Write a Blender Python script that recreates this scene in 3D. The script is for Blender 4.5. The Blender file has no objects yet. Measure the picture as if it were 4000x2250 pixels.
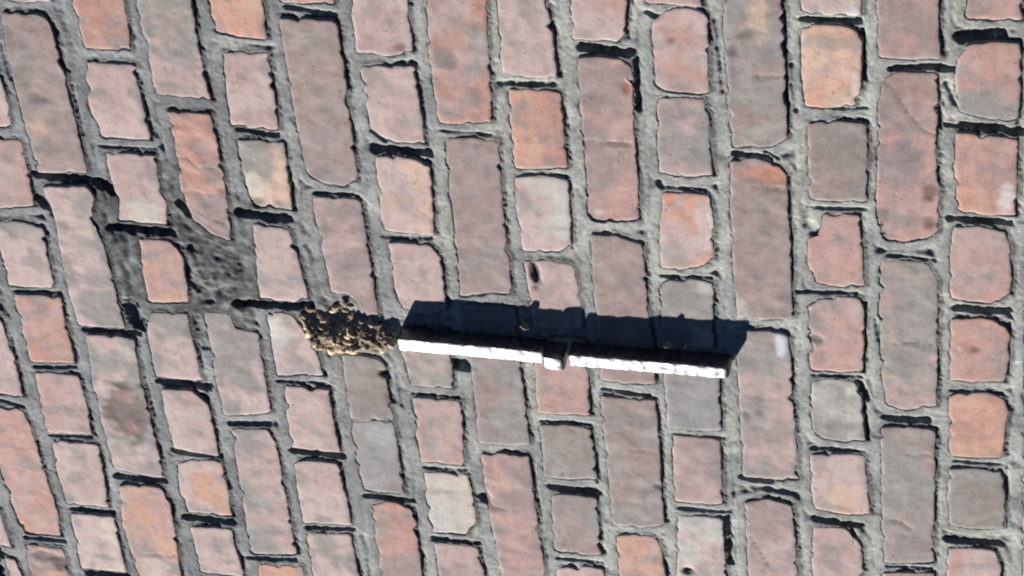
import bpy, bmesh, math, random
import numpy as np
from mathutils import Vector, Matrix, noise

random.seed(7)
C = bpy.context.scene.collection
SC = bpy.context.scene

# ------------------------------------------------------------------ camera, light, exposure
# The wall lies in the plane y = 0, its face towards -y; z is up. The phone was held sideways below
# and to the right of the anchor, so the picture's left is up on the wall.
cam = bpy.data.cameras.new('camera')
cam.sensor_width = 36.0
cam.lens = 18.0 / (2576.0 / 16000.0)
cam.clip_end = 200.0
co = bpy.data.objects.new('camera', cam)
C.objects.link(co)
R = Matrix(((-0.0804799, 0.7181521, 0.6912167), (0.2105387, 0.6900678, -0.6924449), (-0.9742671, 0.0898000, -0.2067354)))
co.matrix_world = Matrix.Translation((2.0761378, -2.0348588, 1.6818937)) @ R.to_4x4()
SC.camera = co

SUN = Vector((-0.8605, -0.3493, 0.3709)).normalized()
w = bpy.data.worlds.new('World'); SC.world = w; w.use_nodes = True
nt = w.node_tree; nt.nodes.clear()
sky = nt.nodes.new('ShaderNodeTexSky'); sky.sky_type = 'NISHITA'; sky.sun_disc = False
sky.sun_elevation = math.asin(SUN.z); sky.sun_rotation = math.atan2(SUN.x, SUN.y)
sky.altitude = 6000.0; sky.air_density = 0.26; sky.dust_density = 0.2; sky.ozone_density = 2.0
bg = nt.nodes.new('ShaderNodeBackground'); bg.inputs['Strength'].default_value = 0.05
wo = nt.nodes.new('ShaderNodeOutputWorld')
nt.links.new(sky.outputs[0], bg.inputs[0]); nt.links.new(bg.outputs[0], wo.inputs[0])
sl = bpy.data.lights.new('sun', 'SUN'); sl.energy = 5.0; sl.angle = math.radians(0.8); sl.color = (1.0, 0.965, 0.91)
so = bpy.data.objects.new('sun', sl); C.objects.link(so)
so.rotation_euler = SUN.to_track_quat('Z', 'Y').to_euler()
so.location = SUN * 5
SC.view_settings.view_transform = 'Standard'; SC.view_settings.look = 'None'
SC.view_settings.exposure = 1.44; SC.view_settings.gamma = 1.0; SC.view_settings.use_curve_mapping = False
SC.cycles.max_bounces = 6
SC.cycles.filter_width = 2.1        # a phone's zoomed picture is a little soft

# ------------------------------------------------------------------ measured wall data (mm on the wall: x, z)
SHADES = dict(pinkL=(200,175,172), pink=(188,160,156), red=(190,141,127), orange=(210,159,136), brown=(158,137,131), grey=(149,144,140),
 cream=(208,193,178), white=(200,196,190), dpink=(157,135,133), tan=(144,133,125), rose=(190,150,142), bluegrey=(150,149,152), peach=(216,182,162))
BRICKS = [
    ([(-55, 2825), (-66, 2814), (-103, 2813), (-111, 2811), (-174, 2813), (-170, 2840), (-135, 2841)], 'pinkL', 'pink', 0),
    ([(-193, 2847), (-192, 2818), (-217, 2813), (-262, 2812), (-291, 2811), (-346, 2809), (-384, 2813), (-388, 2854), (-338, 2857), (-284, 2859)], 'rose', 'red', 0),
    ([(-404, 2854), (-404, 2814), (-448, 2815), (-504, 2814), (-511, 2854), (-453, 2860)], 'brown', 'red', 0.6),
    ([(-336, 2885), (-338, 2877), (-385, 2874), (-413, 2874), (-412, 2885), (-394, 2891)], 'pink', 'pinkL', 0),
    ([(-429, 2882), (-431, 2873), (-461, 2870), (-507, 2870), (-510, 2892), (-457, 2885)], 'pinkL', 'pink', 0),
    ([(274, 2759), (256, 2750), (227, 2750), (196, 2752), (192, 2764), (196, 2773)], 'pinkL', 'pink', 0),
    ([(175, 2783), (177, 2746), (135, 2747), (95, 2749), (87, 2790), (125, 2792)], 'pink', 'rose', 0),
    ([(71, 2793), (73, 2766), (69, 2746), (35, 2747), (-12, 2748), (-16, 2795), (27, 2794)], 'pinkL', 'grey', 0),
    ([(-27, 2792), (-24, 2745), (-61, 2746), (-115, 2746), (-120, 2793), (-72, 2793)], 'rose', 'red', 0),
    ([(-133, 2790), (-133, 2745), (-167, 2745), (-218, 2748), (-222, 2795), (-174, 2794)], 'pink', 'rose', 0),
    ([(-233, 2792), (-234, 2744), (-276, 2746), (-328, 2750), (-330, 2794), (-283, 2796)], 'pinkL', 'pink', 0),
    ([(-345, 2793), (-343, 2746), (-383, 2748), (-431, 2748), (-433, 2798), (-385, 2795)], 'cream', 'pinkL', 0),
    ([(-454, 2797), (-447, 2747), (-519, 2750), (-528, 2799)], 'pinkL', 'pink', 0),
    ([(413, 2723), (417, 2674), (349, 2681), (346, 2708), (348, 2730)], 'pink', 'grey', 0),
    ([(332, 2732), (333, 2711), (331, 2692), (315, 2688), (274, 2687), (210, 2687), (144, 2687), (138, 2735), (176, 2736), (224, 2736), (276, 2736)], 'brown', 'dpink', 0.4),
    ([(122, 2733), (127, 2691), (115, 2685), (85, 2693), (54, 2687), (-5, 2686), (-60, 2685), (-62, 2731), (-19, 2733), (29, 2732), (76, 2728)], 'grey', 'pinkL', 0.3),
    ([(-74, 2727), (-71, 2700), (-73, 2678), (-128, 2681), (-181, 2680), (-272, 2680), (-271, 2706), (-267, 2731), (-200, 2732), (-140, 2731)], 'grey', 'pinkL', 0.3),
    ([(-290, 2730), (-288, 2686), (-311, 2680), (-360, 2682), (-427, 2687), (-526, 2695), (-534, 2737), (-428, 2733), (-357, 2737)], 'rose', 'orange', 0),
    ([(365, 2666), (370, 2614), (327, 2615), (299, 2618), (297, 2660), (332, 2659)], 'red', 'red', 0),
    ([(281, 2663), (281, 2617), (246, 2617), (192, 2617), (190, 2663), (222, 2668), (255, 2665)], 'pinkL', 'pink', 0),
    ([(172, 2663), (173, 2615), (129, 2618), (117, 2614), (86, 2619), (86, 2665), (112, 2659), (132, 2663)], 'pinkL', 'pink', 0),
    ([(64, 2648), (65, 2617), (44, 2610), (12, 2611), (-18, 2614), (-19, 2653), (18, 2652)], 'orange', 'rose', 0),
    ([(-34, 2652), (-32, 2617), (-77, 2617), (-124, 2616), (-124, 2663), (-61, 2662)], 'pinkL', 'grey', 0),
    ([(-140, 2659), (-138, 2630), (-156, 2615), (-189, 2615), (-231, 2616), (-227, 2660), (-178, 2661)], 'pinkL', 'pink', 0),
    ([(-251, 2661), (-242, 2646), (-239, 2614), (-277, 2614), (-321, 2615), (-323, 2661), (-287, 2665)], 'orange', 'pinkL', 0),
    ([(-345, 2663), (-342, 2619), (-375, 2618), (-415, 2616), (-417, 2662), (-376, 2662)], 'pink', 'pinkL', 0),
    ([(-439, 2659), (-434, 2615), (-512, 2615), (-521, 2663)], 'pink', 'pinkL', 0),
    ([(415, 2598), (419, 2547), (362, 2551), (346, 2552), (306, 2552), (271, 2552), (248, 2550), (250, 2601), (306, 2599), (348, 2602)], 'grey', 'pink', 0.4),
    ([(229, 2593), (231, 2553), (186, 2552), (139, 2553), (73, 2558), (79, 2574), (97, 2590), (134, 2595), (181, 2592)], 'red', 'dpink', 0.8),
    ([(-26, 2598), (-25, 2574), (-44, 2571), (-49, 2549), (-96, 2550), (-158, 2551), (-166, 2576), (-169, 2599), (-116, 2599)], 'pinkL', 'grey', 0.2),
    ([(-189, 2595), (-184, 2558), (-203, 2552), (-259, 2552), (-371, 2553), (-379, 2601), (-326, 2600), (-259, 2597)], 'grey', 'pink', 0.2),
    ([(-394, 2596), (-388, 2548), (-469, 2552), (-477, 2599)], 'orange', 'orange', 0),
    ([(377, 2533), (381, 2486), (350, 2487), (324, 2488), (323, 2513), (328, 2532), (350, 2534)], 'orange', 'rose', 0),
    ([(304, 2530), (308, 2489), (270, 2489), (217, 2492), (217, 2512), (219, 2535), (264, 2533)], 'pinkL', 'pink', 0),
    ([(201, 2532), (203, 2488), (171, 2490), (118, 2492), (121, 2508), (118, 2527), (144, 2531), (171, 2532)], 'peach', 'grey', 0.2),
    ([(98, 2532), (94, 2498), (63, 2495), (32, 2493), (6, 2491), (0, 2505), (0, 2538), (53, 2535)], 'pinkL', 'pink', 0),
    ([(-21, 2534), (-17, 2523), (-18, 2511), (-45, 2499), (-66, 2492), (-99, 2490), (-100, 2514), (-105, 2535), (-61, 2535)], 'white', 'pinkL', 0),
    ([(-118, 2530), (-116, 2486), (-159, 2487), (-206, 2486), (-207, 2512), (-206, 2535), (-163, 2533)], 'pink', 'pinkL', 0),
    ([(-224, 2534), (-223, 2490), (-267, 2488), (-314, 2486), (-319, 2537), (-274, 2537)], 'pinkL', 'pink', 0),
    ([(-335, 2536), (-331, 2490), (-379, 2489), (-429, 2487), (-438, 2537), (-381, 2537)], 'grey', 'pinkL', 0),
    ([(418, 2464), (421, 2420), (374, 2421), (369, 2422), (368, 2447), (367, 2468)], 'pink', 'rose', 0),
    ([(349, 2471), (351, 2448), (351, 2421), (311, 2420), (238, 2422), (165, 2424), (155, 2438), (156, 2456), (166, 2470), (213, 2472), (274, 2472)], 'dpink', 'brown', 0.3),
    ([(139, 2469), (140, 2424), (92, 2424), (41, 2424), (-7, 2424), (-13, 2435), (-3, 2440), (12, 2443), (17, 2455), (18, 2466), (48, 2466), (99, 2469)], 'dpink', 'pink', 0.1),
    ([(-66, 2465), (-66, 2441), (-71, 2425), (-106, 2427), (-150, 2425), (-159, 2468), (-115, 2467)], 'grey', 'tan', 0),
    ([(-161, 2468), (-152, 2425), (-193, 2425), (-258, 2426), (-260, 2447), (-259, 2466), (-217, 2469)], 'grey', 'bluegrey', 0),
    ([(-282, 2461), (-273, 2444), (-276, 2424), (-292, 2418), (-340, 2419), (-427, 2421), (-435, 2464), (-365, 2462)], 'red', 'dpink', 0),
    ([(391, 2404), (395, 2355), (358, 2355), (323, 2355), (316, 2382), (317, 2405), (349, 2405)], 'pinkL', 'pink', 0),
    ([(302, 2404), (306, 2356), (272, 2356), (216, 2355), (215, 2383), (217, 2391), (229, 2403), (263, 2404)], 'pinkL', 'pink', 0),
    ([(196, 2402), (197, 2368), (189, 2354), (149, 2356), (105, 2358), (104, 2380), (105, 2406), (149, 2404)], 'peach', 'pinkL', 0.05),
    ([(91, 2401), (91, 2364), (76, 2356), (44, 2355), (8, 2357), (-3, 2375), (4, 2397), (33, 2402)], 'pinkL', 'pink', 0),
    ([(-25, 2403), (-20, 2357), (-53, 2358), (-97, 2359), (-99, 2381), (-98, 2400), (-62, 2404)], 'pinkL', 'grey', 0),
    ([(-118, 2401), (-115, 2355), (-138, 2355), (-206, 2359), (-207, 2382), (-208, 2402), (-161, 2402)], 'pink', 'rose', 0.1),
    ([(-223, 2400), (-220, 2357), (-252, 2355), (-287, 2354), (-311, 2368), (-313, 2401), (-268, 2402)], 'white', 'cream', 0),
    ([(-329, 2401), (-327, 2380), (-329, 2357), (-360, 2354), (-419, 2354), (-427, 2398), (-374, 2400)], 'dpink', 'pink', 0),
    ([(446, 2330), (450, 2283), (386, 2285), (320, 2288), (250, 2290), (244, 2314), (242, 2338), (274, 2339), (326, 2340)], 'pink', 'red', 0.2),
    ([(223, 2336), (226, 2312), (226, 2288), (157, 2290), (95, 2290), (37, 2291), (35, 2316), (27, 2340), (89, 2338), (163, 2337)], 'dpink', 'brown', 0.1),
    ([(14, 2339), (20, 2290), (-34, 2291), (-101, 2290), (-167, 2290), (-170, 2317), (-170, 2339), (-108, 2338), (-48, 2338)], 'dpink', 'grey', 0.2),
    ([(-185, 2339), (-182, 2292), (-272, 2291), (-331, 2289), (-393, 2291), (-400, 2334), (-315, 2336), (-244, 2339)], 'dpink', 'rose', 0.3),
    ([(398, 2273), (402, 2234), (385, 2231), (352, 2229), (306, 2228), (304, 2252), (307, 2276), (354, 2274)], 'pinkL', 'pinkL', 0),
    ([(287, 2272), (289, 2252), (288, 2227), (246, 2227), (201, 2227), (196, 2253), (195, 2274), (242, 2273)], 'orange', 'red', 0),
    ([(184, 2275), (189, 2250), (186, 2228), (144, 2228), (105, 2230), (97, 2241), (95, 2259), (94, 2275), (139, 2277)], 'pinkL', 'white', 0.1),
    ([(81, 2275), (84, 2253), (81, 2231), (58, 2227), (24, 2226), (0, 2227), (-4, 2252), (-5, 2273), (39, 2273)], 'pink', 'pinkL', 0),
    ([(-19, 2273), (-15, 2225), (-54, 2225), (-116, 2227), (-118, 2252), (-120, 2277), (-72, 2275)], 'rose', 'pink', 0),
    ([(-138, 2277), (-133, 2249), (-136, 2228), (-169, 2226), (-206, 2226), (-210, 2251), (-212, 2277), (-174, 2277)], 'grey', 'tan', 0),
    ([(-236, 2272), (-233, 2246), (-234, 2228), (-274, 2229), (-318, 2228), (-322, 2252), (-320, 2275), (-281, 2275)], 'dpink', 'grey', 0),
    ([(-347, 2275), (-340, 2249), (-340, 2228), (-420, 2230), (-428, 2276)], 'pinkL', 'pink', 0),
    ([(436, 2209), (440, 2162), (402, 2162), (360, 2166), (351, 2173), (350, 2195), (352, 2210), (389, 2209)], 'rose', 'pinkL', 0),
    ([(330, 2207), (333, 2187), (331, 2166), (319, 2162), (253, 2164), (195, 2164), (144, 2166), (139, 2190), (139, 2210), (202, 2209), (269, 2209)], 'rose', 'dpink', 0),
    ([(122, 2209), (123, 2187), (116, 2164), (73, 2163), (9, 2162), (-63, 2160), (-68, 2187), (-66, 2212), (-10, 2210), (57, 2211)], 'dpink', 'brown', 0.2),
    ([(-88, 2215), (-89, 2192), (-86, 2162), (-138, 2161), (-194, 2162), (-263, 2162), (-271, 2187), (-271, 2212), (-201, 2213), (-145, 2213)], 'grey', 'dpink', 0.3),
    ([(-288, 2210), (-282, 2183), (-282, 2171), (-299, 2167), (-341, 2164), (-396, 2163), (-404, 2208), (-342, 2210)], 'orange', 'rose', 0),
    ([(449, 2145), (453, 2099), (397, 2099), (396, 2124), (397, 2145)], 'pink', 'rose', 0),
    ([(376, 2140), (390, 2126), (394, 2110), (391, 2099), (383, 2094), (343, 2095), (301, 2096), (299, 2114), (299, 2132), (305, 2141), (339, 2141)], 'rose', 'pinkL', 0),
    ([(290, 2141), (294, 2120), (294, 2098), (262, 2097), (226, 2097), (207, 2096), (202, 2119), (205, 2143), (249, 2142)], 'pink', 'grey', 0),
    ([(181, 2140), (183, 2119), (182, 2100), (147, 2098), (109, 2099), (96, 2109), (89, 2127), (88, 2146), (130, 2146)], 'orange', 'pinkL', 0),
    ([(70, 2148), (77, 2120), (74, 2101), (40, 2102), (-9, 2104), (-14, 2130), (-14, 2150), (29, 2149)], 'white', 'grey', 0.1),
    ([(-30, 2150), (-27, 2125), (-25, 2099), (-69, 2100), (-119, 2100), (-122, 2127), (-123, 2150), (-76, 2150)], 'bluegrey', 'grey', 0),
    ([(-133, 2146), (-132, 2123), (-133, 2101), (-176, 2102), (-224, 2103), (-227, 2125), (-227, 2149), (-183, 2148)], 'pink', 'dpink', 0),
    ([(-248, 2146), (-245, 2114), (-247, 2104), (-289, 2104), (-349, 2101), (-353, 2128), (-353, 2152), (-296, 2149)], 'pinkL', 'white', 0),
    ([(468, 2077), (472, 2031), (409, 2031), (345, 2029), (288, 2030), (256, 2030), (245, 2045), (242, 2075), (283, 2078), (362, 2079)], 'grey', 'dpink', 0.3),
    ([(225, 2078), (231, 2060), (224, 2036), (210, 2031), (162, 2030), (102, 2029), (40, 2029), (35, 2055), (34, 2078), (83, 2080), (157, 2080)], 'brown', 'dpink', 0.4),
    ([(19, 2079), (20, 2051), (18, 2034), (-20, 2032), (-65, 2031), (-119, 2029), (-177, 2028), (-181, 2052), (-181, 2079), (-112, 2080), (-45, 2080)], 'grey', 'pink', 0.3),
    ([(-218, 2079), (-209, 2057), (-216, 2034), (-266, 2032), (-355, 2031), (-363, 2079), (-285, 2079)], 'dpink', 'pink', 0.1),
    ([(457, 2013), (461, 1968), (415, 1964), (399, 1966), (397, 1989), (397, 2013), (423, 2014)], 'cream', 'pinkL', 0),
    ([(379, 2014), (385, 2004), (386, 1981), (384, 1969), (371, 1964), (343, 1965), (316, 1966), (299, 1972), (295, 1993), (294, 2012), (325, 2014)], 'peach', 'orange', 0),
    ([(276, 2010), (281, 1985), (279, 1960), (241, 1960), (192, 1961), (190, 1981), (189, 2009), (235, 2010)], 'tan', 'brown', 0),
    ([(172, 1997), (175, 1981), (173, 1968), (134, 1965), (88, 1963), (84, 1983), (87, 2006), (109, 2012), (141, 2012), (144, 2002)], 'rose', 'rose', 0),
    ([(63, 2011), (71, 1989), (72, 1968), (63, 1964), (22, 1964), (-21, 1965), (-25, 1988), (-25, 2012), (16, 2013)], 'pink', 'rose', 0.1),
    ([(-41, 2012), (-36, 1994), (-36, 1973), (-53, 1967), (-82, 1966), (-113, 1963), (-119, 1983), (-116, 2000), (-105, 2012), (-73, 2013)], 'white', 'grey', 0.3),
    ([(-141, 2015), (-136, 1989), (-134, 1964), (-172, 1961), (-217, 1960), (-220, 1984), (-215, 2012), (-177, 2014)], 'peach', 'pinkL', 0),
    ([(-242, 2013), (-240, 1984), (-251, 1973), (-267, 1967), (-341, 1965), (-349, 2015), (-287, 2015)], 'pink', 'pinkL', 0),
    ([(510, 1951), (514, 1904), (442, 1901), (396, 1901), (359, 1899), (356, 1923), (356, 1949), (404, 1950)], 'rose', 'brown', 0),
    ([(332, 1944), (341, 1934), (343, 1902), (310, 1901), (247, 1902), (201, 1898), (161, 1900), (152, 1909), (146, 1927), (147, 1945), (176, 1951), (242, 1950), (305, 1949)], 'dpink', 'rose', 0.1),
    ([(120, 1948), (123, 1925), (121, 1905), (101, 1898), (31, 1898), (-7, 1897), (-57, 1898), (-66, 1924), (-64, 1942), (-14, 1947), (62, 1949)], 'pink', 'grey', 0.3),
    ([(-93, 1947), (-88, 1924), (-89, 1898), (-154, 1898), (-222, 1898), (-276, 1898), (-284, 1922), (-284, 1944), (-218, 1946), (-147, 1946)], 'dpink', 'grey', 0.3),
    ([(-299, 1945), (-292, 1897), (-402, 1896), (-410, 1942)], 'rose', 'dpink', 0),
    ([(474, 1879), (478, 1834), (407, 1833), (405, 1855), (404, 1877), (436, 1877)], 'rose', 'rose', 0),
    ([(359, 1883), (376, 1876), (382, 1856), (382, 1834), (343, 1832), (301, 1833), (296, 1845), (299, 1867), (303, 1881), (333, 1885)], 'rose', 'grey', 0),
    ([(278, 1883), (278, 1858), (276, 1833), (236, 1832), (190, 1833), (186, 1856), (189, 1880), (237, 1884)], 'orange', 'rose', 0.1),
    ([(169, 1884), (173, 1863), (168, 1840), (152, 1836), (114, 1834), (97, 1834), (80, 1849), (80, 1866), (83, 1885), (131, 1887)], 'pink', 'rose', 0),
    ([(56, 1884), (62, 1861), (59, 1839), (42, 1833), (-1, 1834), (-16, 1836), (-20, 1861), (-22, 1885), (18, 1885)], 'rose', 'red', 0),
    ([(-44, 1884), (-38, 1877), (-33, 1851), (-40, 1835), (-58, 1832), (-90, 1834), (-119, 1836), (-121, 1859), (-122, 1882), (-81, 1884)], 'red', 'orange', 0),
    ([(-140, 1883), (-136, 1858), (-137, 1836), (-172, 1831), (-215, 1831), (-221, 1856), (-219, 1881), (-180, 1884)], 'tan', 'grey', 0.1),
    ([(-254, 1883), (-249, 1862), (-249, 1839), (-274, 1833), (-351, 1832), (-360, 1883)], 'rose', 'pinkL', 0),
    ([(448, 1826), (453, 1775), (297, 1768), (292, 1820)], 'dpink', 'rose', 0),
    ([(274, 1822), (279, 1769), (103, 1762), (96, 1817)], 'rose', 'dpink', 0),
    ([(77, 1819), (84, 1763), (-111, 1756), (-120, 1814)], 'rose', 'pink', 0),
    ([(-141, 1814), (-133, 1757), (-325, 1749), (-335, 1808)], 'dpink', 'rose', 0),
]
# worn-out stretches of joint, and two added shadow pits at the end: x0, z0, x1, z1, radius, depth (mm)
HOLLOWS = [
    (135, 2740, 136, 2687, 4.2, 9), (105, 2742, 84, 2728, 4.2, 8), (131, 2676, 124, 2664, 7.8, 8), (76, 2674, 76, 2617, 5.3, 9),
    (179, 2668, 180, 2612, 1.8, 5), (209, 2609, 196, 2609, 1.9, 4), (246, 2614, 196, 2613, 1.7, 5), (251, 2681, 191, 2681, 1.8, 5),
    (328, 2690, 311, 2683, 1.9, 5), (294, 2741, 252, 2740, 1.8, 5), (292, 2549, 253, 2549, 1.9, 4), (348, 2553, 333, 2548, 1.7, 5),
    (116, 2601, 102, 2592, 4.1, 8), (36, 2608, 6, 2599, 6.1, 6), (61, 2618, 56, 2595, 4.8, 6), (362, 2464, 357, 2420, 3.2, 6),
    (213, 2529, 211, 2492, 3.4, 7), (205, 2402, 204, 2354, 4.9, 9), (143, 2467, 145, 2431, 1.8, 5), (110, 2544, 107, 2497, 5.2, 10),
    (97, 2407, 100, 2361, 3.1, 3), (226, 2402, 215, 2392, 3.4, 6), (197, 2355, 99, 2361, 1.9, 5), (284, 2352, 212, 2352, 1.6, 5),
    (300, 2487, 221, 2491, 1.9, 5), (198, 2487, 119, 2488, 1.9, 5), (232, 2475, 221, 2467, 5.3, 3), (315, 2504, 315, 2482, 1.9, 3),
    (77, 2354, 39, 2355, 1.5, 5), (233, 2340, 232, 2293, 1.9, 4), (293, 2280, 297, 2230, 3.7, 6), (341, 2204, 339, 2161, 4.9, 9),
    (333, 2157, 277, 2157, 2.8, 10), (393, 2163, 356, 2162, 2.7, 4), (187, 2274, 191, 2227, 1.5, 4), (181, 2226, 102, 2229, 1.8, 6),
    (124, 2197, 116, 2164, 3.0, 8), (188, 2142, 188, 2102, 1.9, 5), (77, 2148, 81, 2102, 2.0, 5), (234, 2075, 231, 2044, 2.8, 9),
    (393, 2097, 361, 2091, 2.7, 6), (383, 2086, 304, 2083, 2.4, 5), (387, 2227, 308, 2226, 2.8, 4), (242, 2162, 147, 2164, 1.4, 5),
    (386, 2145, 381, 2135, 3.0, 6), (226, 2095, 207, 2094, 1.6, 5), (182, 2170, 181, 2161, 1.9, 2), (192, 2144, 188, 2141, 3.3, 6),
    (390, 2014, 392, 1966, 2.6, 10), (384, 1963, 330, 1962, 2.0, 9), (397, 2029, 279, 2029, 2.0, 8), (339, 2022, 289, 2021, 2.7, 5),
    (344, 1939, 351, 1899, 2.8, 12), (348, 1899, 349, 1886, 3.0, 10), (382, 1882, 391, 1848, 5.1, 9), (286, 1895, 285, 1879, 1.8, 7),
    (287, 1879, 285, 1825, 3.8, 14), (179, 1887, 179, 1836, 3.3, 8), (294, 1988, 298, 1958, 1.6, 5), (178, 2012, 181, 1961, 2.1, 5),
    (128, 1942, 127, 1900, 1.9, 6), (336, 1900, 281, 1897, 1.5, 7), (275, 1959, 196, 1961, 0.9, 4), (236, 1898, 161, 1899, 1.7, 3),
    (239, 2049, 232, 2036, 2.1, 6), (210, 2027, 90, 2028, 2.1, 5), (375, 1833, 290, 1832, 2.3, 7), (277, 1832, 190, 1832, 1.7, 5),
    (157, 2012, 144, 2002, 5.3, 4), (333, 1893, 311, 1886, 3.0, 5), (-67, 2728, -65, 2671, 2.9, 8), (-127, 2791, -122, 2747, 2.7, 6),
    (-181, 2842, -188, 2814, 2.4, 7), (-228, 2794, -223, 2748, 2.5, 5), (-279, 2731, -278, 2681, 4.1, 10), (-130, 2661, -131, 2610, 4.7, 8),
    (-231, 2661, -232, 2613, 3.7, 10), (-338, 2789, -337, 2747, 4.5, 7), (-393, 2852, -393, 2810, 2.7, 9), (-332, 2664, -331, 2615, 4.5, 9),
    (-440, 2792, -439, 2748, 5.4, 9), (-25, 2674, -54, 2669, 7.5, 8), (-35, 2607, -75, 2606, 5.4, 6), (-181, 2595, -177, 2555, 3.3, 7),
    (-144, 2618, -149, 2615, 4.7, 7), (-23, 2792, -19, 2744, 2.5, 4), (-276, 2808, -368, 2810, 2.0, 4), (-88, 2807, -144, 2808, 1.9, 5),
    (-126, 2675, -180, 2674, 1.9, 5), (-235, 2611, -276, 2611, 1.5, 5), (-191, 2751, -219, 2743, 2.0, 4), (-11, 2564, -5, 2490, 4.4, 10),
    (-113, 2537, -109, 2488, 2.0, 5), (-213, 2534, -212, 2484, 4.5, 10), (-327, 2534, -322, 2485, 2.8, 8), (-112, 2401, -111, 2355, 2.0, 5),
    (-217, 2401, -214, 2357, 2.1, 4), (-323, 2400, -322, 2354, 3.7, 7), (-267, 2466, -269, 2417, 3.0, 8), (-387, 2615, -379, 2554, 3.2, 7),
    (-65, 2351, -66, 2347, 7.7, 12), (-175, 2365, -181, 2364, 4.1, 8), (-250, 2344, -253, 2342, 6.0, 8), (-222, 2486, -302, 2487, 1.7, 6),
    (-333, 2489, -394, 2487, 2.0, 6), (-288, 2554, -367, 2552, 2.0, 6), (-130, 2482, -199, 2485, 1.7, 5), (-226, 2356, -275, 2354, 1.7, 6),
    (-329, 2353, -371, 2350, 1.7, 5), (-276, 2416, -336, 2416, 1.7, 5), (-60, 2492, -98, 2486, 1.8, 5), (-176, 2425, -247, 2421, 1.9, 3),
    (-118, 2354, -151, 2353, 1.6, 4), (-87, 2427, -92, 2424, 3.4, 5), (-79, 2211, -82, 2167, 2.5, 7), (-132, 2275, -130, 2226, 2.0, 5),
    (-226, 2272, -227, 2226, 4.1, 9), (-332, 2273, -331, 2228, 2.2, 5), (-132, 2146, -130, 2097, 1.7, 4), (-237, 2145, -237, 2102, 2.3, 6),
    (-50, 2100, -112, 2100, 1.9, 8), (-183, 2081, -184, 2054, 4.0, 9), (-244, 2097, -309, 2097, 3.2, 8), (-133, 2225, -212, 2225, 1.4, 6),
    (-126, 2292, -162, 2292, 1.6, 5), (-198, 2290, -270, 2285, 1.4, 5), (-232, 2225, -291, 2225, 1.4, 5), (-140, 2162, -193, 2161, 1.2, 4),
    (-170, 2102, -222, 2102, 1.6, 4), (-132, 2145, -143, 2141, 3.1, 4), (-328, 2140, -331, 2137, 5.5, 6), (-73, 2224, -111, 2224, 1.4, 4),
    (-130, 2304, -131, 2292, 0.6, 1), (73, 2023, 78, 1969, 2.3, 5), (-33, 2012, -29, 1966, 1.8, 5), (-37, 1969, -58, 1962, 4.1, 10),
    (-131, 2013, -129, 1964, 2.8, 7), (-231, 2011, -235, 1967, 4.0, 10), (-80, 1944, -79, 1905, 4.0, 8), (71, 1880, 73, 1833, 3.5, 10),
    (-241, 1883, -240, 1833, 4.0, 12), (-36, 1884, -33, 1837, 1.8, 5), (-130, 1879, -128, 1836, 1.9, 5), (66, 1962, -21, 1964, 2.2, 9),
    (60, 1833, -8, 1833, 1.6, 6), (-290, 1942, -286, 1899, 2.1, 5), (20, 2012, 8, 2000, 3.6, 6), (-63, 1964, -111, 1961, 2.2, 8),
    (-242, 1976, -264, 1967, 2.3, 7), (-130, 1830, -213, 1828, 1.7, 5), (50, 1953, 22, 1949, 2.2, 5), (-197, 2057, -199, 2030, 4.0, 5),
    (-240, 2038, -318, 2032, 1.2, 5), (-427, 2902, -462, 2897, 8.0, 30), (-407, 2898, -422, 2890, 7.4, 25),  # last two: made-up pits standing in for a shadow cast from out of view
]
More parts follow.
